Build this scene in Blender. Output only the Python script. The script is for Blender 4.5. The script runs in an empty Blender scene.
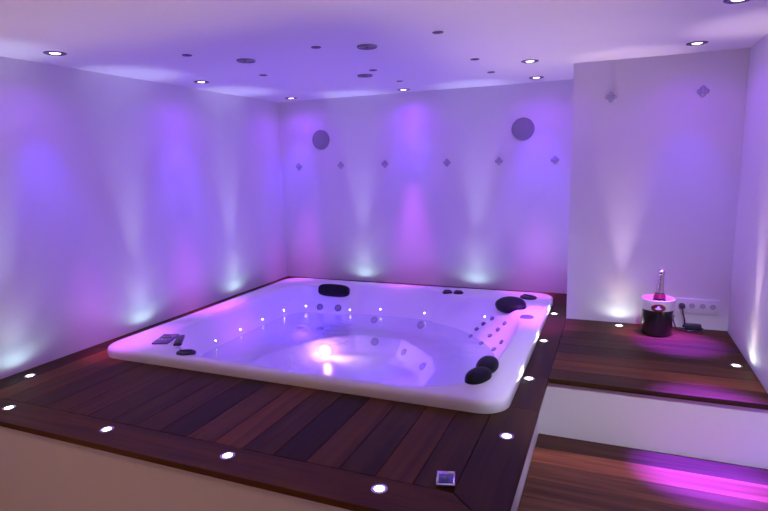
import bpy, bmesh, math, random
from mathutils import Vector, Matrix
from mathutils.bvhtree import BVHTree

random.seed(7)
PI = math.pi
sc = bpy.context.scene
COL = sc.collection

# ------------------------------------------------------------------ helpers
def link(o):
    COL.objects.link(o)
    return o

def tag(o, label=None, cat=None, group=None, kind=None):
    if label: o['label'] = label
    if cat: o['category'] = cat
    if group: o['group'] = group
    if kind: o['kind'] = kind
    return o

def thing(name, label, cat, loc=(0, 0, 0), group=None, rot=None):
    o = bpy.data.objects.new(name, None)
    link(o)
    o.empty_display_size = 0.05
    o.location = loc
    if rot is not None:
        o.rotation_euler = rot
    return tag(o, label, cat, group)

def build(name, bm, mat, parent=None, smooth=True, world=False, angle=40):
    """bmesh -> ONE mesh object; with world=True the coordinates are world ones and are moved into the parent's frame"""
    if world and parent is not None:
        M = Matrix.Translation(parent.location) @ parent.rotation_euler.to_matrix().to_4x4()
        bmesh.ops.transform(bm, matrix=M.inverted(), verts=bm.verts)
    bmesh.ops.recalc_face_normals(bm, faces=bm.faces)
    me = bpy.data.meshes.new(name)
    bm.to_mesh(me)
    bm.free()
    mats = mat if isinstance(mat, (list, tuple)) else [mat]
    for m in mats:
        me.materials.append(m)
    if smooth:
        for p in me.polygons:
            p.use_smooth = True
        try:
            me.set_sharp_from_angle(angle=math.radians(angle))
        except Exception:
            pass
    o = link(bpy.data.objects.new(name, me))
    if parent is not None:
        o.parent = parent
    return o

def copy_tree(o, parent=None):
    c = o.copy()
    COL.objects.link(c)
    if parent is not None:
        c.parent = parent
    for ch in list(o.children):
        copy_tree(ch, c)
    return c

def box(bm, x0, x1, y0, y1, z0, z1, bev=0.0, mi=0):
    t = bmesh.new()
    vs = [t.verts.new((x, y, z)) for x in (x0, x1) for y in (y0, y1) for z in (z0, z1)]
    for f in ((0, 1, 3, 2), (4, 6, 7, 5), (0, 4, 5, 1), (2, 3, 7, 6), (0, 2, 6, 4), (1, 5, 7, 3)):
        t.faces.new([vs[i] for i in f])
    if bev > 0:
        bmesh.ops.bevel(t, geom=list(t.edges), offset=bev, segments=2, affect='EDGES', profile=0.5)
    merge(bm, t, mi)

def merge(bm, t, mi=0):
    bmesh.ops.recalc_face_normals(t, faces=t.faces)
    mp = {}
    for v in t.verts:
        mp[v] = bm.verts.new(v.co)
    for f in t.faces:
        nf = bm.faces.new([mp[v] for v in f.verts])
        nf.material_index = mi
    t.free()

def lathe(bm, prof, seg=40, M=None, close_bottom=False, close_top=False, sx=1.0, sy=1.0):
    """revolve (r, z) pairs about z"""
    rings = []
    for r, z in prof:
        ring = []
        for k in range(seg):
            a = 2 * PI * k / seg
            co = Vector((r * math.cos(a) * sx, r * math.sin(a) * sy, z))
            if M is not None: co = M @ co
            ring.append(bm.verts.new(co))
        rings.append(ring)
    for a, b in zip(rings, rings[1:]):
        for k in range(seg):
            bm.faces.new((a[k], a[(k + 1) % seg], b[(k + 1) % seg], b[k]))
    if close_bottom: bm.faces.new(list(reversed(rings[0])))
    if close_top: bm.faces.new(rings[-1])

def tube(bm, pts, r, seg=10, closed_ends=True):
    pts = [Vector(p) for p in pts]
    rings = []
    up = Vector((0, 0, 1))
    for i, p in enumerate(pts):
        d = (pts[min(i + 1, len(pts) - 1)] - pts[max(i - 1, 0)]).normalized()
        u = d.cross(up)
        if u.length < 1e-3: u = d.cross(Vector((1, 0, 0)))
        u.normalize()
        w = d.cross(u).normalized()
        rings.append([bm.verts.new(p + r * (math.cos(2 * PI * k / seg) * u + math.sin(2 * PI * k / seg) * w)) for k in range(seg)])
    for a, b in zip(rings, rings[1:]):
        for k in range(seg):
            bm.faces.new((a[k], a[(k + 1) % seg], b[(k + 1) % seg], b[k]))
    if closed_ends:
        bm.faces.new(list(reversed(rings[0])))
        bm.faces.new(rings[-1])

def catmull(pts, n=8):
    pts = [Vector(p) for p in pts]
    out = []
    P = [pts[0]] + pts + [pts[-1]]
    for i in range(1, len(P) - 2):
        a, b, c, d = P[i - 1], P[i], P[i + 1], P[i + 2]
        for k in range(n):
            t = k / n
            out.append(0.5 * ((2 * b) + (c - a) * t + (2 * a - 5 * b + 4 * c - d) * t * t + (3 * b - a - 3 * c + d) * t ** 3))
    out.append(pts[-1])
    return out

def superell(bm, hx, hy, hz, M, e1=0.5, e2=0.5, nu=36, nv=18):
    """superellipsoid: small exponents give a boxier pillow"""
    def sp(v, e): return math.copysign(abs(v) ** e, v)
    rows = []
    for j in range(1, nv):
        v = -PI / 2 + PI * j / nv
        row = []
        for i in range(nu):
            u = 2 * PI * i / nu
            co = Vector((hx * sp(math.cos(v), e1) * sp(math.cos(u), e2),
                         hy * sp(math.cos(v), e1) * sp(math.sin(u), e2),
                         hz * sp(math.sin(v), e1)))
            row.append(bm.verts.new(M @ co))
        rows.append(row)
    b = bm.verts.new(M @ Vector((0, 0, -hz)))
    t = bm.verts.new(M @ Vector((0, 0, hz)))
    for i in range(nu):
        j = (i + 1) % nu
        bm.faces.new((b, rows[0][j], rows[0][i]))
        bm.faces.new((t, rows[-1][i], rows[-1][j]))
    for a, c in zip(rows, rows[1:]):
        for i in range(nu):
            j = (i + 1) % nu
            bm.faces.new((a[i], a[j], c[j], c[i]))

def frame(loc, normal, xdir=None):
    """matrix with local z along normal"""
    z = Vector(normal).normalized()
    x = Vector(xdir) if xdir is not None else Vector((0, 0, 1)).cross(z)
    if x.length < 1e-4: x = Vector((1, 0, 0))
    x = (x - z * x.dot(z)).normalized()
    y = z.cross(x)
    M = Matrix((x, y, z)).transposed().to_4x4()
    M.translation = Vector(loc)
    return M

# ------------------------------------------------------------------ materials
def new_mat(name):
    m = bpy.data.materials.new(name)
    m.use_nodes = True
    nt = m.node_tree
    nt.nodes.clear()
    out = nt.nodes.new('ShaderNodeOutputMaterial')
    return m, nt, out

def pbr(name, col, rough=0.5, metal=0.0, bump=0.0, bscale=60.0, var=0.0, coat=0.0, spec=0.5):
    m, nt, out = new_mat(name)
    b = nt.nodes.new('ShaderNodeBsdfPrincipled')
    b.inputs['Roughness'].default_value = rough
    b.inputs['Metallic'].default_value = metal
    b.inputs['Specular IOR Level'].default_value = spec
    b.inputs['Coat Weight'].default_value = coat
    b.inputs['Coat Roughness'].default_value = 0.08
    tc = nt.nodes.new('ShaderNodeTexCoord')
    nz = nt.nodes.new('ShaderNodeTexNoise')
    nz.inputs['Scale'].default_value = bscale
    nz.inputs['Detail'].default_value = 4
    nt.links.new(tc.outputs['Object'], nz.inputs['Vector'])
    rp = nt.nodes.new('ShaderNodeValToRGB')
    lo = [c * (1 - var) for c in col]
    hi = [min(1, c * (1 + var)) for c in col]
    rp.color_ramp.elements[0].color = (*lo, 1)
    rp.color_ramp.elements[1].color = (*hi, 1)
    nt.links.new(nz.outputs['Fac'], rp.inputs['Fac'])
    nt.links.new(rp.outputs['Color'], b.inputs['Base Color'])
    if bump > 0:
        bp = nt.nodes.new('ShaderNodeBump')
        bp.inputs['Strength'].default_value = bump
        bp.inputs['Distance'].default_value = 0.002
        nt.links.new(nz.outputs['Fac'], bp.inputs['Height'])
        nt.links.new(bp.outputs['Normal'], b.inputs['Normal'])
    nt.links.new(b.outputs['BSDF'], out.inputs['Surface'])
    return m

def emit(name, col, strength):
    m, nt, out = new_mat(name)
    e = nt.nodes.new('ShaderNodeEmission')
    e.inputs['Color'].default_value = (*col, 1)
    e.inputs['Strength'].default_value = strength
    nt.links.new(e.outputs['Emission'], out.inputs['Surface'])
    return m

def wood(name, axis, gain=(1, 1, 1)):
    """dark oiled hardwood: each plank (mesh island) has its own tone, grain runs along the given axis"""
    m, nt, out = new_mat(name)
    N = nt.nodes.new
    L = nt.links.new
    b = N('ShaderNodeBsdfPrincipled')
    tc = N('ShaderNodeTexCoord')
    geo = N('ShaderNodeNewGeometry')
    mp = N('ShaderNodeMapping')
    mp.inputs['Scale'].default_value = (1.6, 26, 26) if axis == 'x' else (26, 1.6, 26)
    add = N('ShaderNodeVectorMath'); add.operation = 'ADD'
    mul = N('ShaderNodeMath'); mul.operation = 'MULTIPLY'; mul.inputs[1].default_value = 37.0
    L(geo.outputs['Random Per Island'], mul.inputs[0])
    cmb = N('ShaderNodeCombineXYZ')
    for i in range(3): L(mul.outputs[0], cmb.inputs[i])
    L(tc.outputs['Object'], add.inputs[0]); L(cmb.outputs[0], add.inputs[1])
    L(add.outputs[0], mp.inputs['Vector'])
    nz = N('ShaderNodeTexNoise'); nz.inputs['Scale'].default_value = 1.0; nz.inputs['Detail'].default_value = 6
    nz.inputs['Distortion'].default_value = 0.6
    L(mp.outputs[0], nz.inputs['Vector'])
    tone = N('ShaderNodeValToRGB')
    e = tone.color_ramp.elements
    e[0].position = 0.0; e[0].color = (0.026 * gain[0], 0.012 * gain[1], 0.008 * gain[2], 1)
    e[1].position = 1.0; e[1].color = (0.150 * gain[0], 0.052 * gain[1], 0.024 * gain[2], 1)
    k = e.new(0.45); k.color = (0.052 * gain[0], 0.023 * gain[1], 0.013 * gain[2], 1)
    k = e.new(0.75); k.color = (0.085 * gain[0], 0.032 * gain[1], 0.017 * gain[2], 1)
    L(geo.outputs['Random Per Island'], tone.inputs['Fac'])
    gr = N('ShaderNodeValToRGB')
    gr.color_ramp.elements[0].position = 0.32; gr.color_ramp.elements[0].color = (0.55, 0.5, 0.5, 1)
    gr.color_ramp.elements[1].position = 0.72; gr.color_ramp.elements[1].color = (1.3, 1.25, 1.2, 1)
    L(nz.outputs['Fac'], gr.inputs['Fac'])
    mx = N('ShaderNodeMix'); mx.data_type = 'RGBA'; mx.blend_type = 'MULTIPLY'; mx.inputs['Factor'].default_value = 1.0
    L(tone.outputs['Color'], mx.inputs['A']); L(gr.outputs['Color'], mx.inputs['B'])
    L(mx.outputs['Result'], b.inputs['Base Color'])
    rr = N('ShaderNodeMapRange'); rr.inputs['To Min'].default_value = 0.42; rr.inputs['To Max'].default_value = 0.6
    L(nz.outputs['Fac'], rr.inputs['Value']); L(rr.outputs[0], b.inputs['Roughness'])
    b.inputs['Specular IOR Level'].default_value = 0.13
    bp = N('ShaderNodeBump'); bp.inputs['Strength'].default_value = 0.25; bp.inputs['Distance'].default_value = 0.002
    L(nz.outputs['Fac'], bp.inputs['Height']); L(bp.outputs['Normal'], b.inputs['Normal'])
    L(b.outputs['BSDF'], out.inputs['Surface'])
    return m

def water_mat():
    m, nt, out = new_mat('pool_water')
    N = nt.nodes.new; L = nt.links.new
    tr = N('ShaderNodeBsdfTransparent'); tr.inputs['Color'].default_value = (0.86, 0.88, 0.97, 1)
    gl = N('ShaderNodeBsdfGlossy'); gl.inputs['Roughness'].default_value = 0.22
    fr = N('ShaderNodeFresnel'); fr.inputs['IOR'].default_value = 1.33
    nz = N('ShaderNodeTexNoise'); nz.inputs['Scale'].default_value = 9; nz.inputs['Detail'].default_value = 3
    tc = N('ShaderNodeTexCoord'); L(tc.outputs['Object'], nz.inputs['Vector'])
    bp = N('ShaderNodeBump'); bp.inputs['Strength'].default_value = 0.35; bp.inputs['Distance'].default_value = 0.03
    L(nz.outputs['Fac'], bp.inputs['Height']); L(bp.outputs['Normal'], gl.inputs['Normal']); L(bp.outputs['Normal'], fr.inputs['Normal'])
    mx = N('ShaderNodeMixShader')
    hf = N('ShaderNodeMath'); hf.operation = 'MULTIPLY'; hf.inputs[1].default_value = 0.5
    L(fr.outputs[0], hf.inputs[0]); L(hf.outputs[0], mx.inputs[0]); L(tr.outputs[0], mx.inputs[1]); L(gl.outputs[0], mx.inputs[2])
    L(mx.outputs[0], out.inputs['Surface'])
    return m

M_WALL = pbr('painted_plaster', (0.80, 0.77, 0.78), 0.7, bump=0.05, bscale=90, var=0.012)
M_CEIL = pbr('ceiling_paint', (0.82, 0.79, 0.80), 0.75, bump=0.04, bscale=90, var=0.012)
M_FASC = pbr('fascia_paint', (0.74, 0.70, 0.68), 0.5, bump=0.04, bscale=70, var=0.015)
M_FLOOR = pbr('floor_tile', (0.42, 0.36, 0.32), 0.5, var=0.08, bscale=6)
M_WOODX = wood('hardwood_across', 'x', (1.25, 1.34, 0.68))
M_STEP_LIT = wood('step_hardwood_lit', 'x', (2.4, 2.3, 2.4))  # deck wood with the room light on the step put into its colour
M_WOODY = wood('hardwood_deep', 'y', (1.22, 1.36, 0.68))
M_ACRYL = pbr('white_acrylic', (0.86, 0.85, 0.86), 0.24, var=0.008, bscale=12, coat=0.15)
M_JET = pbr('jet_plastic', (0.22, 0.21, 0.30), 0.3, var=0.05)
M_JETL = pbr('jet_face', (0.42, 0.40, 0.50), 0.25, var=0.05)
M_BLACK = pbr('black_foam', (0.012, 0.013, 0.017), 0.45, bump=0.2, bscale=140, var=0.2, spec=0.15)
M_DARK = pbr('dark_plastic', (0.03, 0.028, 0.045), 0.3, var=0.15)
M_PANEL = pbr('panel_grey', (0.16, 0.16, 0.26), 0.25, var=0.06)
M_CHROME = pbr('chrome', (0.75, 0.75, 0.78), 0.12, metal=1.0, var=0.02)
M_RING = pbr('dark_chrome', (0.14, 0.12, 0.16), 0.25, metal=0.8, var=0.05)
M_GRILLE = pbr('speaker_cloth', (0.30, 0.29, 0.33), 0.85, bump=0.6, bscale=260, var=0.12)
M_ORN = pbr('star_glass', (0.45, 0.42, 0.52), 0.2, var=0.1, coat=0.5)
M_VENT = pbr('vent_grey', (0.33, 0.30, 0.36), 0.45, var=0.1)
M_BUCKET = pbr('bucket_black', (0.014, 0.013, 0.013), 0.22, var=0.2, coat=0.6)
M_BAND = pbr('bucket_band', (0.74, 0.66, 0.72), 0.3, var=0.03)
M_RED = pbr('badge_red', (0.16, 0.006, 0.02), 0.35, var=0.1)
M_WHITE = pbr('white_plastic', (0.78, 0.77, 0.78), 0.35, var=0.01)
M_GLASS = pbr('bottle_green', (0.02, 0.03, 0.018), 0.1, var=0.2, coat=0.6)
M_FOIL = pbr('silver_foil', (0.72, 0.66, 0.60), 0.24, metal=1.0, bump=0.5, bscale=90, var=0.1)
M_BLUE = pbr('blue_glass', (0.06, 0.08, 0.24), 0.12, var=0.3, bscale=30, coat=0.5)
E_UP = emit('uplight_glow', (1.0, 0.95, 0.84), 9.0)
E_DOWN = emit('downlight_glow', (1.0, 0.72, 1.0), 5.0)
E_FILL = emit('fill_lamp_glow', (1.0, 0.80, 0.66), 5.0)  # lens glow of the added fill lamps
E_LED = emit('led_glow', (1.0, 0.86, 0.96), 9.0)
E_TUB = emit('tub_lamp_glow', (1.0, 0.86, 0.97), 3.0)
M_WATER = water_mat()

# ------------------------------------------------------------------ dimensions (metres; deck top is z = 0, back wall y = 0, left wall x = 0)
H = 1.724
XR = 3.76
YN = -7.2          # wall behind the camera
FL = -0.64
COLX, COLY = 2.779, -0.762
DF = -3.237        # front edge of the deck
DX = 2.782         # edge of the deck at the stairwell
DY = -1.932        # front edge of the deck beside the stairwell
ZS = -0.319        # step
PX, PY = 2.734, -1.907

# ------------------------------------------------------------------ the room
def structure(name, bm, mat, smooth=False):
    o = build(name, bm, mat, smooth=smooth)
    o['kind'] = 'structure'
    return o

T = 0.12
bm = bmesh.new(); box(bm, -T, 0, YN - T, T, FL - T, H + T); structure('wall_left', bm, M_WALL)
bm = bmesh.new(); box(bm, 0, XR, 0, T, FL - T, H + T); structure('wall_back', bm, M_WALL)
bm = bmesh.new(); box(bm, XR, XR + T, YN - T, T, FL - T, H + T); structure('wall_right', bm, M_WALL)
bm = bmesh.new(); box(bm, 0, XR, YN - T, YN, FL - T, H + T); structure('wall_front', bm, M_WALL)
bm = bmesh.new(); box(bm, 0, XR, YN, 0, H, H + T); structure('ceiling', bm, M_CEIL)
bm = bmesh.new(); box(bm, 0, XR, YN, 0, FL - T, FL); structure('floor', bm, M_FLOOR)
bm = bmesh.new(); box(bm, COLX, XR, COLY, 0, FL, H, 0.002); structure('wall_alcove', bm, M_WALL)

# platform faces under the deck
bm = bmesh.new()
box(bm, 0, PX, DF + 0.025, DF + 0.055, FL, -0.028)
structure('wall_platform', bm, M_FASC)
bm = bmesh.new()
box(bm, PX - 0.03, PX, DF + 0.055, PY + 0.03, FL, -0.028)
structure('wall_stairside', bm, M_FASC)
bm = bmesh.new()
box(bm, PX, XR, PY, PY + 0.03, FL, -0.028)
structure('wall_riser', bm, M_FASC)
bm = bmesh.new()
box(bm, PX, XR, DF + 0.025, DF + 0.055, FL, ZS - 0.028)
structure('wall_stepfront', bm, M_FASC)

# ------------------------------------------------------------------ the deck
TX0, TX1, TY0, TY1 = 0.205, 2.655, -2.447, -0.27      # tub outline
TH, GAP, BEV = 0.026, 0.0025, 0.0015
def plank(bm, x0, x1, y0, y1, mi, z=0.0):
    g = GAP / 2
    if x1 - x0 < 0.02 or y1 - y0 < 0.02: return
    box(bm, x0 + g, x1 - g, y0 + g, y1 - g, z - TH, z, BEV, mi)

def poly_plank(bm, pts, mi, z=0.0):
    t = bmesh.new()
    lo = [t.verts.new((x, y, z - TH)) for x, y in pts]
    hi = [t.verts.new((x, y, z)) for x, y in pts]
    n = len(pts)
    t.faces.new(list(reversed(lo))); t.faces.new(hi)
    for i in range(n):
        t.faces.new((lo[i], lo[(i + 1) % n], hi[(i + 1) % n], hi[i]))
    bmesh.ops.bevel(t, geom=list(t.edges), offset=BEV, segments=2, affect='EDGES')
    merge(bm, t, mi)

bm = bmesh.new()
BX, BY = 2.588, -3.062     # inner edges of the border boards
g = GAP / 2
poly_plank(bm, [(0.002, DF), (DX, DF), (BX + g, BY - g), (0.002, BY - g)], 0)
poly_plank(bm, [(DX, DF + 0.006), (DX, -2.33), (BX + g, -2.33), (BX + g, BY + 0.003)], 1)
plank(bm, 2.640, DX, -2.33, DY, 1)
plank(bm, 2.640, DX, DY, -0.005, 1)
PW = 0.1438
n = int(round(BX / PW)); PW = BX / n
for i in range(n):
    x0, x1 = i * PW, (i + 1) * PW
    if i == 0: x0 = 0.002
    if x1 <= 0.14:
        cut = -1.35 - 0.2 * i
        plank(bm, x0, x1, BY, cut, 1); plank(bm, x0, x1, cut, -0.36, 1)
    elif x0 < 0.2:
        plank(bm, x0, x1, BY, -2.31, 1); plank(bm, x0, 0.232, -2.31, -1.45, 1); plank(bm, x0, 0.232, -1.45, -0.36, 1)
    else:
        plank(bm, x0, x1, BY, -2.31 if x0 < 0.35 or x1 > 2.5 else -2.427, 1)
for y0, y1 in ((-0.360, -0.182), (-0.182, -0.003)):
    plank(bm, 0.002, 1.2 + 4 * (y0 + 0.3), y0, y1, 0); plank(bm, 1.2 + 4 * (y0 + 0.3), 2.640, y0, y1, 0)
m_ = 8
w_ = (COLY - 0.003 - DY) / m_
for i in range(m_):
    plank(bm, DX, XR - 0.002, DY + i * w_, DY + (i + 1) * w_, 0)
deck = structure('floor_deck', bm, [M_WOODX, M_WOODY])
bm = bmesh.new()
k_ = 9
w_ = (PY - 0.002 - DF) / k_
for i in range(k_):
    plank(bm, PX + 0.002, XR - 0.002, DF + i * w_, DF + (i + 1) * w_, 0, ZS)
structure('floor_step', bm, [M_STEP_LIT])

# ------------------------------------------------------------------ the hot tub
CX, CY = 1.45, -1.42
NS = 288
def chaikin(pts, n):
    for _ in range(n):
        o = []
        for i in range(len(pts)):
            a, b = pts[i], pts[(i + 1) % len(pts)]
            o.append((a[0] * .75 + b[0] * .25, a[1] * .75 + b[1] * .25))
            o.append((a[0] * .25 + b[0] * .75, a[1] * .25 + b[1] * .75))
        pts = o
    return pts

def radial(pts):
    out = []
    for k in range(NS):
        a = 2 * PI * k / NS
        dx, dy = math.cos(a), math.sin(a)
        best = None
        for i in range(len(pts)):
            ax, ay = pts[i][0] - CX, pts[i][1] - CY
            bx, by = pts[(i + 1) % len(pts)][0] - CX, pts[(i + 1) % len(pts)][1] - CY
            ex, ey = bx - ax, by - ay
            den = dx * ey - dy * ex
            if abs(den) < 1e-9: continue
            t = (ax * ey - ay * ex) / den
            s = (ax * dy - ay * dx) / den
            if t > 0 and -1e-6 <= s <= 1 + 1e-6 and (best is None or t > best): best = t
        out.append(best)
    return out

def rrect(x0, x1, y0, y1, r, n=10):
    pts = []
    for cx, cy, a0 in ((x1 - r, y1 - r, 0), (x0 + r, y1 - r, 90), (x0 + r, y0 + r, 180), (x1 - r, y0 + r, 270)):
        for i in range(n + 1):
            a = math.radians(a0 + 90 * i / n)
            pts.append((cx + r * math.cos(a), cy + r * math.sin(a)))
    return pts

R_OUT = radial(rrect(TX0, TX1, TY0, TY1, 0.13))
A_ = radial(chaikin([(.46, -2.13), (.62, -2.20), (.72, -2.32), (.95, -2.38), (1.4, -2.387), (2.0, -2.387), (2.28, -2.365), (2.45, -2.24), (2.50, -2.0),
      (2.52, -1.7), (2.52, -1.3), (2.50, -1.0), (2.42, -.82), (2.25, -.64), (2.08, -.56), (1.88, -.565), (1.80, -.53), (1.76, -.455),
      (1.6, -.43), (1.2, -.43), (1.04, -.44), (1.0, -.50), (.95, -.555), (.84, -.575), (.68, -.575), (.52, -.56), (.43, -.64), (.395, -.85),
      (.39, -1.3), (.39, -1.8), (.41, -2.03)], 2))
B_ = radial(chaikin([(.56, -2.08), (.70, -2.17), (.82, -2.26), (1.0, -2.32), (1.4, -2.33), (2.0, -2.33), (2.24, -2.30), (2.39, -2.17), (2.45, -2.0),
      (2.47, -1.7), (2.46, -1.3), (2.38, -1.08), (2.24, -.90), (2.08, -.74), (1.90, -.66), (1.80, -.64), (1.73, -.585),
      (1.6, -.56), (1.2, -.56), (1.06, -.57), (1.0, -.61), (.93, -.635), (.84, -.64), (.68, -.64), (.58, -.65), (.49, -.73), (.455, -.90),
      (.45, -1.3), (.45, -1.8), (.49, -1.99)], 2))
C_ = radial(chaikin([(.68, -2.02), (.85, -2.16), (1.05, -2.23), (1.4, -2.24), (2.0, -2.24), (2.20, -2.20), (2.31, -2.10), (2.38, -1.95),
      (2.40, -1.7), (2.33, -1.45), (2.19, -1.23), (2.03, -1.04), (1.88, -.86), (1.74, -.72), (1.62, -.68),
      (1.2, -.67), (1.05, -.69), (.9, -.74), (.70, -.76), (.62, -.82), (.56, -.98), (.55, -1.3), (.55, -1.75), (.58, -1.9)], 2))
D_ = radial([(.78, -1.95), (1.0, -2.12), (1.85, -2.12), (2.02, -2.0), (2.01, -1.41), (1.91, -1.18), (1.57, -.845), (1.17, -.87), (.95, -1.05), (.74, -1.5)])
F_ = radial([(.84, -1.90), (1.05, -2.06), (1.80, -2.06), (1.95, -1.94), (1.93, -1.45), (1.86, -1.28), (1.54, -.925), (1.20, -.94), (1.00, -1.11), (.81, -1.52)])

def mix(a, b, t): return [x * (1 - t) + y * t for x, y in zip(a, b)]
def off(a, d): return [x + d for x in a]
rows = [(off(R_OUT, -0.004), -0.012), (off(R_OUT, 0.0), 0.012), (off(R_OUT, -0.001), 0.036), (off(R_OUT, -0.007), 0.050), (off(R_OUT, -0.020), 0.0575),
        (off(R_OUT, -0.042), 0.0595),
        (off(A_, 0.022), 0.0600), (off(A_, 0.008), 0.0570), (mix(A_, B_, 0.06), 0.046), (mix(A_, B_, 0.22), 0.012), (mix(A_, B_, 0.60), -0.055), (B_, -0.115),
        (mix(B_, C_, 0.45), -0.172), (mix(B_, C_, 0.80), -0.220), (C_, -0.238), (mix(C_, D_, 0.3), -0.245), (off(D_, 0.012), -0.247),
        (D_, -0.252), (mix(D_, F_, 0.15), -0.268), (mix(D_, F_, 0.85), -0.345), (F_, -0.358), (off(F_, -0.03), -0.365), (mix(F_, [0.0] * NS, 0.5), -0.370)]

def shell_mesh():
    bm = bmesh.new()
    rings = []
    for rr, z in rows:
        rings.append([bm.verts.new((CX + r * math.cos(2 * PI * k / NS), CY + r * math.sin(2 * PI * k / NS), z)) for k, r in enumerate(rr)])
    for a, b in zip(rings, rings[1:]):
        for k in range(NS):
            j = (k + 1) % NS
            bm.faces.new((a[k], b[k], b[j], a[j]))
    c = bm.verts.new((CX, CY, -0.371))
    for k in range(NS):
        bm.faces.new((rings[-1][k], c, rings[-1][(k + 1) % NS]))
    return bm

tub = thing('hot_tub', 'large white square hot tub sunk in the wooden deck, lit violet inside', 'hot tub', (CX, CY, 0))
bm = shell_mesh()
bmesh.ops.recalc_face_normals(bm, faces=bm.faces)
bm.normal_update()
BVH = BVHTree.FromBMesh(bm)
def on_shell(p):
    loc, nrm, _, _ = BVH.find_nearest(Vector(p))
    inward = Vector((CX, CY, 0.9)) - loc
    if nrm.dot(inward) < 0: nrm = -nrm
    return loc, nrm
build('shell', bm, M_ACRYL, tub, world=True, angle=50)

def jet(p, r, parent=tub, face=M_JETL, ring=M_JET):
    loc, nrm = on_shell(p)
    M = frame(loc, nrm)
    bm = bmesh.new()
    lathe(bm, [(r * 1.0, -0.006), (r * 1.0, 0.004), (r * 0.9, 0.009), (r * 0.72, 0.010), (r * 0.62, 0.005)], 28, M)
    j = build('jet', bm, ring, parent, world=True)
    bm = bmesh.new()
    lathe(bm, [(r * 0.64, 0.003), (r * 0.45, 0.006), (r * 0.30, 0.010), (r * 0.14, 0.010), (r * 0.10, 0.002)], 20, M, close_top=True)
    nz = build('nozzle', bm, face, j, world=False)
    nz.data.transform(Matrix.Translation(-tub.location))
    return j

JETS = [(0.726, -0.638, -0.11, 0.03), (0.9, -0.632, -0.107, 0.03), (0.653, -0.865, -0.241, 0.03), (0.824, -0.826, -0.245, 0.03), (1.232, -0.624, -0.187, 0.03), (1.346, -0.873, -0.290, 0.032),
        (1.654, -0.64, -0.188, 0.034), (1.625, -0.963, -0.311, 0.028), (1.859, -1.207, -0.311, 0.032), (2.263, -0.795, -0.04, 0.017), (2.2, -0.804, -0.084, 0.017),
        (2.378, -0.924, -0.03, 0.017), (2.155, -0.831, -0.121, 0.017), (2.335, -0.945, -0.074, 0.017), (2.125, -0.9, -0.157, 0.017), (2.283, -0.966, -0.118, 0.017),
        (2.235, -1.033, -0.159, 0.017), (2.391, -1.109, -0.108, 0.017), (2.351, -1.169, -0.145, 0.017)]
for p in JETS:
    jet(p[:3], p[3])

# little lights around the waterline
LEDS = [(.45, -1.688, -.120), (.45, -1.40, -.120), (.45, -1.11, -.120), (.46, -.82, -.120), (.593, -.65, -.110), (1.003, -.611, -.122),
        (1.265, -.56, -.108), (1.66, -.57, -.105), (2.197, -0.741, -0.047)]
for p in LEDS:
    loc, nrm = on_shell(p)
    M = frame(loc, nrm)
    bm = bmesh.new()
    lathe(bm, [(0.012, -0.004), (0.012, 0.003), (0.009, 0.005), (0.006, 0.004)], 20, M)
    o = build('led_light', bm, M_WHITE, tub, world=True)
    bm = bmesh.new()
    lathe(bm, [(0.0065, 0.003), (0.0055, 0.006), (0.003, 0.007)], 16, M, close_top=True)
    l = build('lens', bm, E_LED, o)
    l.data.transform(Matrix.Translation(-tub.location))
    tag(l, 'glowing white lens')

# underwater lamp in the back left wall of the footwell
LAMP, LN = on_shell((1.007, -1.084, -0.33))
M = frame(LAMP, LN)
bm = bmesh.new()
lathe(bm, [(0.062, -0.006), (0.062, 0.006), (0.056, 0.012), (0.046, 0.012), (0.044, 0.007)], 32, M)
lampo = build('underwater_lamp', bm, M_WHITE, tub, world=True)
bm = bmesh.new()
lathe(bm, [(0.045, 0.007), (0.035, 0.012), (0.018, 0.015)], 28, M, close_top=True)
l = build('lens', bm, E_TUB, lampo)
l.data.transform(Matrix.Translation(-tub.location))
tag(l, 'glowing pinkish white lens')

# pillows
bm = bmesh.new()
Mp = Matrix.Translation((0.845, -0.592, 0.036)) @ Matrix.Rotation(math.radians(-14), 4, 'X')
superell(bm, 0.148, 0.034, 0.055, Mp, 0.62, 0.45)
tag(build('pillow', bm, M_BLACK, tub, world=True), 'long rounded black pillow at back left corner')
bm = bmesh.new()
Mp = Matrix.Translation((2.385, -0.745, 0.062)) @ Matrix.Rotation(math.radians(-44), 4, 'Z') @ Matrix.Rotation(math.radians(20), 4, 'X')
superell(bm, 0.145, 0.092, 0.032, Mp, 0.7, 1.0)
tag(build('pillow', bm, M_BLACK, tub, world=True), 'oval black pillow at back right corner')
bm = bmesh.new()
Mp = Matrix.Translation((2.490, -2.045, 0.070)) @ Matrix.Rotation(math.radians(86), 4, 'Z') @ Matrix.Rotation(math.radians(10), 4, 'X')
superell(bm, 0.098, 0.052, 0.040, Mp, 0.75, 0.9)
Mp = Matrix.Translation((2.478, -2.195, 0.068)) @ Matrix.Rotation(math.radians(70), 4, 'Z') @ Matrix.Rotation(math.radians(10), 4, 'X')
superell(bm, 0.088, 0.050, 0.038, Mp, 0.75, 0.9)
tag(build('pillow', bm, M_BLACK, tub, world=True), 'two lobed black pillow at front right corner')

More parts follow.
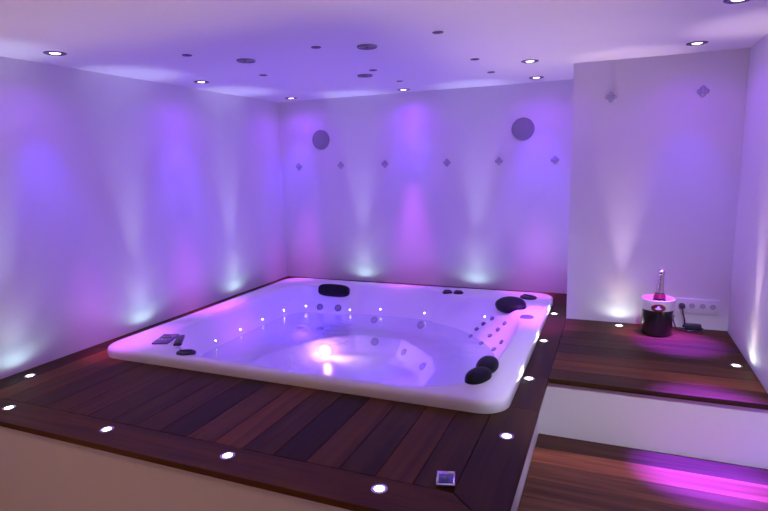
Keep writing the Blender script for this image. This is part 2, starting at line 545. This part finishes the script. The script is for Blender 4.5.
# valves on the rim
def knob(x, y, rx, ry, rot, mat, name='valve_knob', h=0.02, label=None):
    Mk = Matrix.Translation((x, y, 0.058)) @ Matrix.Rotation(rot, 4, 'Z')
    bm = bmesh.new()
    lathe(bm, [(1.0, -0.002), (1.0, h * 0.5), (0.9, h * 0.85), (0.7, h), (0.3, h * 0.92)], 32, Mk @ Matrix.Diagonal((rx, ry, 1, 1)), close_top=True)
    o = build(name, bm, mat, tub, world=True)
    bm = bmesh.new()
    box(bm, -rx * 0.65, rx * 0.65, -ry * 0.14, ry * 0.14, h * 0.8, h * 1.35, 0.003)
    bmesh.ops.transform(bm, matrix=Mk, verts=bm.verts)
    r = build('grip', bm, mat, o)
    r.data.transform(Matrix.Translation(-tub.location))
    if label: tag(o, label)
knob(1.836, -0.497, 0.040, 0.036, 0.1, M_DARK)
knob(1.926, -0.490, 0.040, 0.036, 0.1, M_DARK)
knob(2.478, -0.487, 0.068, 0.056, -0.6, M_DARK, label='large dark oval valve knob behind the oval pillow')
knob(2.545, -1.035, 0.045, 0.042, 0.2, M_PANEL, h=0.012)
# dark oval and the upright strip beside the touch panel
knob(0.815, -2.362, 0.058, 0.042, 0.25, M_DARK, h=0.016)
Mk = Matrix.Translation((0.615, -2.200, 0.058)) @ Matrix.Rotation(math.radians(36), 4, 'Z')
bm = bmesh.new(); box(bm, -0.024, 0.024, -0.09, 0.09, -0.002, 0.016, 0.006)
bmesh.ops.transform(bm, matrix=Mk, verts=bm.verts)
build('filter_grille', bm, M_DARK, tub, world=True)
bm = bmesh.new()
Mk = Matrix.Translation((0.512, -2.205, 0.0605)) @ Matrix.Rotation(math.radians(20), 4, 'Z')
box(bm, -0.050, 0.050, -0.088, 0.088, -0.003, 0.010, 0.004)
bmesh.ops.transform(bm, matrix=Mk, verts=bm.verts)
pan = build('control_panel', bm, M_PANEL, tub, world=True)
bm = bmesh.new()
box(bm, -0.03, 0.03, 0.005, 0.04, 0.009, 0.0115, 0.001)
bmesh.ops.transform(bm, matrix=Mk, verts=bm.verts)
s = build('display', bm, M_DARK, pan); s.data.transform(Matrix.Translation(-tub.location))
for i in range(4):
    bm = bmesh.new()
    lathe(bm, [(0.009, 0.009), (0.009, 0.012), (0.006, 0.0135)], 16, Mk @ Matrix.Translation((-0.033 + 0.022 * i, -0.026, 0)), close_top=True)
    s = build('button', bm, M_JETL, pan); s.data.transform(Matrix.Translation(-tub.location))

# the water
ZW = -0.150
bm = bmesh.new()
wr = mix(A_, B_, 1.0)
wr = mix(B_, C_, 0.30)
vs = [bm.verts.new((CX + (r - 0.001) * math.cos(2 * PI * k / NS), CY + (r - 0.001) * math.sin(2 * PI * k / NS), ZW)) for k, r in enumerate(wr)]
c = bm.verts.new((CX, CY, ZW))
for k in range(NS): bm.faces.new((c, vs[k], vs[(k + 1) % NS]))
wat = build('water', bm, M_WATER)
tag(wat, 'clear still water filling the hot tub', 'water', kind='stuff')

# ------------------------------------------------------------------ lights
def tint(col, s):
    return tuple(a * b for a, b in zip(col, s))

def spot(name, loc, aim, col, power, half, blend=1.0, size=0.02, parent=None):
    k = max(col); col = tuple(c / k for c in col); power *= k
    l = bpy.data.lights.new(name, 'SPOT')
    l.color = col; l.energy = power; l.spot_size = math.radians(half * 2); l.spot_blend = blend; l.shadow_soft_size = size
    o = link(bpy.data.objects.new(name, l))
    o.location = loc
    o.rotation_euler = Vector(aim).to_track_quat('-Z', 'Y').to_euler()
    return o

# ceiling downlights (fitting > trim_ring, lens)
dl0 = thing('ceiling_downlight', '', 'downlight', (0, 0, H))
bm = bmesh.new()
lathe(bm, [(0.055, 0.004), (0.055, -0.002), (0.050, -0.005), (0.040, -0.005), (0.033, -0.002), (0.027, 0.010)], 40)
build('trim_ring', bm, M_RING, dl0)
bm = bmesh.new()
lathe(bm, [(0.0290, 0.002), (0.022, -0.004), (0.010, -0.006)], 28, close_bottom=False, close_top=True)
dl_lens = build('lens', bm, E_DOWN, dl0)
tag(dl_lens, 'glowing pinkish white lens')
DOWN = [
 ((0.311, -2.578), (-1, 0), 'round ceiling downlight by the left wall, nearest the camera end'),
 ((0.275, -1.413), (-1, 0), 'round ceiling downlight halfway along the left wall'),
 ((0.293, -0.235), (-0.6, 0.6), 'round ceiling downlight in the back left corner of the room'),
 ((1.377, -0.200), (0, 1), 'round ceiling downlight at the middle of the back wall'),
 ((2.479, -0.275), (0, 1), 'round ceiling downlight close to back wall beside the alcove wall'),
 ((2.532, -1.009), (0, 0.0), 'round ceiling downlight over the right edge of hot tub'),
 ((3.448, -1.087), (0.1, 1), 'round ceiling downlight above the champagne bucket'),
 ((3.488, -1.990), (0, 0), 'round ceiling downlight above the lower step, cut by picture top edge'),
]
BLUE = (0.24, 0.09, 1.0)
PINK = (1.0, 0.14, 0.80)
first = True
for (x, y), (tx, ty), lab in DOWN:
    d = dl0 if first else copy_tree(dl0)
    first = False
    d.location = (x, y, H)
    tag(d, lab, 'downlight', 'colour changing ceiling downlights')
    tilt = math.tan(math.radians(15 if abs(tx) + abs(ty) else 0))
    a0 = (tx * tilt, ty * tilt + (0.12 if y < -2.5 else 0.0), -1)
    spot('downlight_blue', (x, y, H - 0.012), a0, tint(BLUE, (0.29, 0.31, 0.78)), (36 if y < -0.22 else 24) if x < 3 else 24, 25, 1.0, 0.02)
    spot('downlight_flood', (x, y, H - 0.012), (0, 0, -1), tint(BLUE, (0.91, 0.24, 0.84)), 10.5, 78, 1.0, 0.03)
    tilt = math.tan(math.radians(2.5 if abs(tx) + abs(ty) else 0))
    a0 = (tx * tilt, ty * tilt + (0.2 if y < -2.5 else 0.0), -1)
    spot('downlight_pink', (x, y, H - 0.012), a0, tint(PINK, (0.90, 0.75, 1.50)), 115 if x < 3 else 40, 13, 1.0, 0.02)
    if x > 3 and y > -1.5: spot('downlight_rose', (x, y, H - 0.012), (-0.075, 0.055, -1), (1.0, 0.05, 0.5), 170, 10, 1.0, 0.02)
    if x > 2.5:
        spot('downlight_violet', (x, y, H - 0.012), ((0.07, 0.05, -1) if x < 3 else (0.0, -0.02, -1)), (0.26, 0.06, 1.0) if x < 3 else (0.13, 0.022, 1.0), 350 if x < 3 else 2600 if y > -1.5 else 4200, 10, 1.0, 0.02)

# unseen fill lamps, added to brighten the room; last one lights the riser
for i, (x, y) in enumerate(((0.9, -4.3), (2.2, -5.1), (0.9, -5.9), (3.45, -3.42))):
    d = copy_tree(dl0)
    for ch in d.children:
        if ch.name.startswith('lens'):
            ch.data = ch.data.copy(); ch.data.materials[0] = E_FILL
    d.location = (x, y, H)
    tag(d, ['added warm fill lamp on the ceiling in front of the deck', 'added warm fill lamp on the ceiling behind the camera', 'added warm fill lamp on the ceiling at far end of the room', 'added fill lamp above the stair landing, aimed at the riser'][i], 'downlight', 'added fill lamps')
    spot('fill_lamp', (x, y, H - 0.012), (-0.14, 1.5, -1.88) if i == 3 else (0, 0, -1), (0.87, 0.89, 1.19) if i == 3 else (0.98, 0.56, 0.26), (33, 30, 30, 150)[i], 25 if i == 3 else 75, 0.5 if i == 3 else 1.0, 0.05)  # landing one is an added cool spot to brighten the riser

# deck uplights (fitting > bezel, lens)
ul0 = thing('deck_uplight', '', 'uplight', (0, 0, 0))
bm = bmesh.new()
lathe(bm, [(0.029, -0.004), (0.029, 0.0025), (0.025, 0.004), (0.0185, 0.003)], 32)
build('bezel', bm, M_CHROME, ul0)
bm = bmesh.new()
lathe(bm, [(0.019, 0.002), (0.013, 0.0042), (0.006, 0.005)], 24, close_top=True)
tag(build('lens', bm, E_UP, ul0), 'glowing white lens')
COOL = (0.74, 1.0, 0.97)
WARMW = (1.0, 0.90, 0.72)
UP = [  # x, y, colour, lean, label
 (0.426, -3.130, WARMW, None, 'round deck light in front border board, nearest the left wall'),
 (1.065, -3.130, WARMW, None, 'second deck light from the left in the front border board'),
 (1.706, -3.130, WARMW, None, 'third deck light from the left in the front border board'),
 (2.347, -3.130, WARMW, None, 'deck light in front border board closest to the small chrome plate'),
 (0.116, -2.809, COOL, (-1, 0), 'deck light washing the left wall in front of hot tub'),
 (0.116, -1.900, COOL, (-1, 0), 'deck light between left wall and tub, near the control panel'),
 (0.116, -0.856, COOL, (-1, 0), 'deck light between left wall and tub, towards the back corner'),
 (0.872, -0.120, COOL, (0, 1), 'deck light washing back wall behind the long rounded pillow'),
 (1.965, -0.120, COOL, (0, 1), 'deck light washing back wall behind the twin valve knobs'),
 (2.690, -2.613, WARMW, None, 'deck light in right border board in front of the tub corner'),
 (2.690, -1.970, WARMW, None, 'deck light hugging the tub side beside the two lobed pillow'),
 (2.690, -1.329, WARMW, None, 'deck light hugging the middle of the tub right side'),
 (2.690, -0.678, WARMW, None, 'deck light hugging the tub right side near the back corner'),
 (3.122, -0.850, WARMW, (0, 1), 'deck light left of the champagne bucket, washing the alcove wall'),
 (3.690, -1.438, WARMW, (1, 0), 'deck light at the foot of the right wall'),
]
first = True
for x, y, colr, lean, lab in UP:
    d = ul0 if first else copy_tree(ul0)
    first = False
    d.location = (x, y, 0.0)
    tag(d, lab, 'deck light', 'round uplights set in the deck')
    t = 0.0
    aim = (lean[0] * t, lean[1] * t, 1) if lean else (0, 0, 1)
    spot('uplight_core', (x, y, 0.008), aim, tint(colr, (0.80, 0.68, 0.96) if lean else (0.66, 0.56, 0.50)), 42 if lean else 22, 14 if lean else 30, 1.0, 0.015)
    if lean: spot('uplight_mid', (x, y, 0.008), aim, tint(colr, (0.67, 0.52, 0.58)), 3.6, 42, 1.0, 0.015)
    spot('uplight_spill', (x, y, 0.008), aim, tint(colr, (0.77, 0.95, 1.1)), 1.05 if lean else 2.6 if (x > 2.6 and y > -2.2) else 0.4, 84, 0.5, 0.012)

# underwater lamp, plus added points without fittings that spread blue glow
pl = bpy.data.lights.new('tub_lamp', 'POINT')
pl.color = (1.0, 0.45, 0.90); pl.energy = 2.0; pl.shadow_soft_size = 0.03
o = link(bpy.data.objects.new('tub_lamp', pl)); o.location = LAMP + LN * 0.10
spot('tub_lamp', LAMP + LN * 0.03, (1.0, -0.12, 0.02), (1.0, 0.62, 0.95), 15, 38, 0.8, 0.03)
for i, (x, y) in enumerate(((1.45, -1.9), (0.75, -1.0), (1.75, -1.45))):
    pl = bpy.data.lights.new('tub_glow', 'POINT')
    pl.color = (0.055, 0.016, 1.0); pl.energy = 7.0; pl.shadow_soft_size = 0.10
    o = link(bpy.data.objects.new('tub_glow', pl)); o.location = (x, y, -0.20)

# ------------------------------------------------------------------ ceiling fittings
v0 = thing('ceiling_vent', '', 'vent', (0, 0, H))
bm = bmesh.new()
lathe(bm, [(0.054, 0.003), (0.054, -0.006), (0.052, -0.009), (0.049, -0.009), (0.047, -0.002)], 36)
build('rim', bm, M_VENT, v0)
bm = bmesh.new()
lathe(bm, [(0.047, -0.001), (0.005, -0.001)], 36, close_top=True)
build('backing', bm, M_WHITE, v0)
for r0 in (0.038, 0.026):
    bm = bmesh.new()
    lathe(bm, [(r0, -0.002), (r0, -0.007), (r0 - 0.005, -0.007), (r0 - 0.005, -0.002)], 32)
    build('louvre_ring', bm, M_VENT, v0)
bm = bmesh.new()
lathe(bm, [(0.013, -0.002), (0.012, -0.012), (0.006, -0.014)], 24, close_top=True)
build('hub', bm, M_VENT, v0)
for i, (x, y, lab) in enumerate(((1.041, -1.924, 'round dark ceiling vent over left half of the hot tub'),
                                 (1.815, -1.923, 'round dark ceiling vent nearest the picture top, over tub middle'),
                                 (1.412, -1.062, 'round dark ceiling vent furthest back, beside a tiny disc'))):
    d = v0 if i == 0 else copy_tree(v0)
    d.location = (x, y, H)
    tag(d, lab, 'vent', 'round ceiling vents')

c0 = thing('ceiling_disc', '', 'disc', (0, 0, H))
bm = bmesh.new()
lathe(bm, [(0.027, 0.003), (0.027, -0.002), (0.024, -0.004), (0.018, -0.004)], 28)
build('rim', bm, M_RING, c0)
bm = bmesh.new()
lathe(bm, [(0.019, -0.003), (0.010, -0.005), (0.004, -0.0055)], 24, close_top=True)
build('cap', bm, M_DARK, c0)
for i, (x, y, lab) in enumerate((
        (0.854, -2.202, 'small dark ceiling disc nearest the left wall'),
        (0.817, -1.430, 'small dark ceiling disc behind the left vent'),
        (1.569, -2.034, 'small dark ceiling disc just left of the vent nearest picture top'),
        (1.543, -1.222, 'tiny dark ceiling disc right beside the furthest vent'),
        (2.242, -2.042, 'small dark ceiling disc nearest the picture top, right of the vents'),
        (2.238, -1.257, 'small ceiling disc left of the downlight over tub right edge'),
        (2.225, -0.712, 'pale small ceiling disc left of the alcove side downlight'),
        (1.523, -0.665, 'tiny ceiling disc furthest back, near the middle back downlight'))):
    d = c0 if i == 0 else copy_tree(c0)
    d.location = (x, y, H)
    tag(d, lab, 'disc', 'small dark ceiling discs')

# ------------------------------------------------------------------ wall speakers
s0 = thing('wall_speaker', 'round grey speaker grille on back wall near the left corner', 'speaker', (0.456, 0, 1.350), 'round wall speakers', (PI / 2, 0, 0))
bm = bmesh.new()
lathe(bm, [(0.092, -0.004), (0.092, 0.005), (0.088, 0.009), (0.083, 0.008), (0.082, 0.004)], 48)
build('rim', bm, M_GRILLE, s0)
bm = bmesh.new()
lathe(bm, [(0.083, 0.005), (0.06, 0.008), (0.03, 0.0095), (0.01, 0.010)], 48, close_top=True)
build('grille', bm, M_GRILLE, s0)
d = copy_tree(s0); d.location = (2.344, 0, 1.362)
tag(d, 'round grey speaker grille on back wall near the alcove wall', 'speaker', 'round wall speakers')

# ------------------------------------------------------------------ four-petal wall ornaments
w0 = thing('wall_ornament', '', 'ornament', (0, 0, 0), None, (PI / 2, 0, 0))
for k in range(4):
    bm = bmesh.new()
    Mo = Matrix.Rotation(PI / 2 * k, 4, 'Z') @ Matrix.Translation((0.019, 0, 0.004))
    superell(bm, 0.016, 0.016, 0.007, Mo, 1.0, 1.2, 20, 10)
    build('petal', bm, M_ORN, w0)
bm = bmesh.new()
lathe(bm, [(0.015, -0.001), (0.015, 0.006), (0.010, 0.011), (0.004, 0.012)], 24, close_top=True)
build('stud', bm, M_ORN, w0)
ordn = ['leftmost four-petal stud on the back wall, under the left speaker', 'second four-petal stud from the left on the back wall',
        'third four-petal stud from the left on the back wall', 'fourth four-petal stud from the left on the back wall',
        'fifth four-petal stud from left on back wall, below right speaker', 'four-petal stud on the back wall next to the alcove wall edge']
first = True
for x, lab in zip((0.199, 0.659, 1.110, 1.697, 2.150, 2.603), ordn):
    d = w0 if first else copy_tree(w0)
    first = False
    d.location = (x, 0, 1.105)
    tag(d, lab, 'ornament', 'four-petal studs on the walls')
for x, lab in ((3.013, 'left four-petal stud high on the alcove wall'), (3.532, 'right four-petal stud high on the alcove wall')):
    d = copy_tree(w0)
    d.location = (x, COLY, 1.494)
    tag(d, lab, 'ornament', 'four-petal studs on the walls')

# ------------------------------------------------------------------ champagne bucket and bottle
BXY = (3.338, -0.955)
bk = thing('ice_bucket', 'black ice bucket with pale top band and red oval badge, on the deck', 'ice bucket', (BXY[0], BXY[1], 0.0))
bm = bmesh.new()
lathe(bm, [(0.080, 0.001), (0.090, 0.004), (0.0935, 0.012), (0.099, 0.155), (0.0995, 0.168)], 56, close_bottom=True)
build('body', bm, M_BUCKET, bk)
bm = bmesh.new()
lathe(bm, [(0.0995, 0.166), (0.1005, 0.170), (0.103, 0.225), (0.1035, 0.231), (0.1005, 0.234), (0.097, 0.230), (0.094, 0.17), (0.088, 0.03), (0.03, 0.028)], 56, close_top=True)
build('top_band', bm, M_BAND, bk)
bk.scale = (0.93, 0.93, 1.0)
# oval badge bent round the front of the band
def badge(hw, hh, rad, zc, ang0, n=28):
    bm = bmesh.new()
    rings = []
    for rr in (1.0, 0.66, 0.33):
        ring = []
        for k in range(n):
            a = 2 * PI * k / n
            u = hw * rr * math.cos(a) / rad + ang0
            ring.append(bm.verts.new((rad * math.cos(u), rad * math.sin(u), zc + hh * rr * math.sin(a))))
        rings.append(ring)
    for a, b in zip(rings, rings[1:]):
        for k in range(n): bm.faces.new((a[k], a[(k + 1) % n], b[(k + 1) % n], b[k]))
    bm.faces.new(rings[-1])
    ext = bmesh.ops.extrude_face_region(bm, geom=list(bm.faces))
    for v in [e for e in ext['geom'] if isinstance(e, bmesh.types.BMVert)]:
        l = math.hypot(v.co.x, v.co.y)
        v.co.x *= (l + 0.003) / l; v.co.y *= (l + 0.003) / l
    return bm
ANG = -PI / 2 - 0.02
b1 = build('badge', badge(0.044, 0.024, 0.1012, 0.188, ANG), M_RED, bk)
tag(b1, 'dark red oval badge with white emblem')
bm = badge(0.020, 0.006, 0.1040, 0.184, ANG)
t2 = badge(0.009, 0.011, 0.1040, 0.190, ANG)
merge(bm, t2)
build('emblem', bm, M_WHITE, b1)
bt = thing('champagne_bottle', 'foil-necked dark champagne bottle standing in the black ice bucket', 'bottle', (BXY[0] + 0.004, BXY[1], 0.0295), None, (0, math.radians(1.0), 0))
bm = bmesh.new()
lathe(bm, [(0.030, 0.0), (0.040, 0.004), (0.042, 0.012), (0.042, 0.150), (0.040, 0.178), (0.034, 0.205), (0.026, 0.232), (0.0205, 0.258)], 36, close_bottom=True)
build('glass', bm, M_GLASS, bt)
bm = bmesh.new()
lathe(bm, [(0.0245, 0.240), (0.0212, 0.258), (0.0202, 0.290), (0.0180, 0.330), (0.0176, 0.342), (0.0212, 0.345), (0.0214, 0.354), (0.0180, 0.358), (0.0212, 0.366), (0.0210, 0.376), (0.014, 0.383), (0.004, 0.384)], 32, close_top=True)
build('foil', bm, M_FOIL, bt)
bm = bmesh.new()
lathe(bm, [(0.0345, 0.2045), (0.0362, 0.207), (0.0292, 0.2320), (0.0262, 0.232)], 32)
build('neck_label', bm, M_RED, bt)

# ------------------------------------------------------------------ socket, plug, adapter
so = thing('wall_socket', 'long white socket plate low on alcove wall right of bucket', 'socket', (3.580, COLY, 0.148))
bm = bmesh.new()
box(bm, -0.124, 0.124, -0.012, 0.0, -0.050, 0.050, 0.005)
build('plate', bm, M_WHITE, so)
for i, x in enumerate((-0.088, -0.030, 0.030, 0.088)):
    bm = bmesh.new()
    Ms = Matrix.Translation((x, -0.0115, 0.002)) @ Matrix.Rotation(PI / 2, 4, 'X')
    lathe(bm, [(0.023, -0.001), (0.023, 0.002), (0.020, 0.003), (0.018, 0.002), (0.0175, -0.006)], 28, Ms)
    o = build('socket_ring', bm, M_WHITE, so)
    bm = bmesh.new()
    lathe(bm, [(0.0178, 0.0012), (0.004, 0.0012)], 24, Ms, close_top=True)
    o2 = build('socket_face', bm, M_JETL, o)
ad = thing('power_adapter', 'black power adapter lying on the deck under the white socket plate', 'adapter', (3.560, COLY - 0.045, 0.0))
bm = bmesh.new()
box(bm, -0.046, 0.046, -0.022, 0.022, 0.001, 0.040, 0.006)
build('case', bm, M_DARK, ad)
bm = bmesh.new()
lathe(bm, [(0.019, 0.004), (0.019, 0.022), (0.015, 0.034), (0.007, 0.044)], 24, Matrix.Translation((-0.068, 0.030, 0.150)) @ Matrix.Rotation(PI / 2, 4, 'X'), close_top=True, close_bottom=True)
build('plug', bm, M_DARK, ad)
bm = bmesh.new()
tube(bm, catmull([(-0.068, -0.012, 0.150), (-0.066, -0.022, 0.120), (-0.056, -0.020, 0.080), (-0.050, -0.014, 0.040), (-0.058, -0.008, 0.022), (-0.044, -0.004, 0.018)], 8), 0.0045, 8)
build('cable', bm, M_DARK, ad)
bm = bmesh.new()
tube(bm, catmull([(0.040, 0.0, 0.020), (0.060, -0.004, 0.008), (0.040, -0.040, 0.006), (-0.030, -0.050, 0.006), (-0.070, -0.030, 0.006), (-0.098, -0.030, 0.012), (-0.116, -0.010, 0.060), (-0.112, 0.0, 0.090)], 8), 0.0042, 8)
build('lead', bm, M_DARK, ad)

# ------------------------------------------------------------------ little chrome plate on the deck corner
cp = thing('touch_plate', 'small square chrome plate with blue centre on front right deck corner', 'plate', (2.547, -3.003, 0.0), None, (0, 0, math.radians(15)))
bm = bmesh.new()
box(bm, -0.033, 0.033, -0.044, 0.044, 0.0005, 0.013, 0.003)
build('base', bm, M_CHROME, cp)
bm = bmesh.new()
box(bm, -0.024, 0.027, -0.034, 0.022, 0.0125, 0.0150, 0.001)
build('glass_face', bm, M_BLUE, cp)
for i, (x, y, hx, hy) in enumerate(((-0.029, -0.020, 0.004, 0.014), (0.018, 0.031, 0.009, 0.006), (-0.004, -0.004, 0.006, 0.010))):
    bm = bmesh.new()
    box(bm, x - hx, x + hx, y - hy, y + hy, 0.0125 if i < 2 else 0.0145, 0.0165, 0.001)
    build('button', bm, M_WHITE if i < 2 else M_PANEL, cp)

# ------------------------------------------------------------------ camera, world, colour
cam = bpy.data.cameras.new('camera')
cam.sensor_width = 36.0
cam.lens = 549.447 / 768 * 36
cam.clip_start = 0.02
co = link(bpy.data.objects.new('camera', cam))
r = Vector((0.92377439, 0.38211141, -0.02513453)); u = Vector((-0.03953274, 0.16044622, 0.98625259)); f = Vector((-0.38089111, 0.91008125, -0.16332202))
Mc = Matrix((r, u, -f)).transposed().to_4x4()
Mc.translation = Vector((3.05081647, -4.71667502, 1.10269279))
co.matrix_world = Mc
sc.camera = co

w = bpy.data.worlds.new('world')
sc.world = w
w.use_nodes = True
w.node_tree.nodes['Background'].inputs['Color'].default_value = (0.0, 0.0, 0.0, 1)

vs_ = sc.view_settings
vs_.view_transform = 'Standard'
vs_.look = 'None'
vs_.exposure = 0.12
vs_.gamma = 1.0
vs_.use_curve_mapping = False
sc.cycles.max_bounces = 8
sc.cycles.diffuse_bounces = 6
sc.cycles.transparent_max_bounces = 12
sc.cycles.sample_clamp_indirect = 4.0
sc.cycles.use_denoising = True
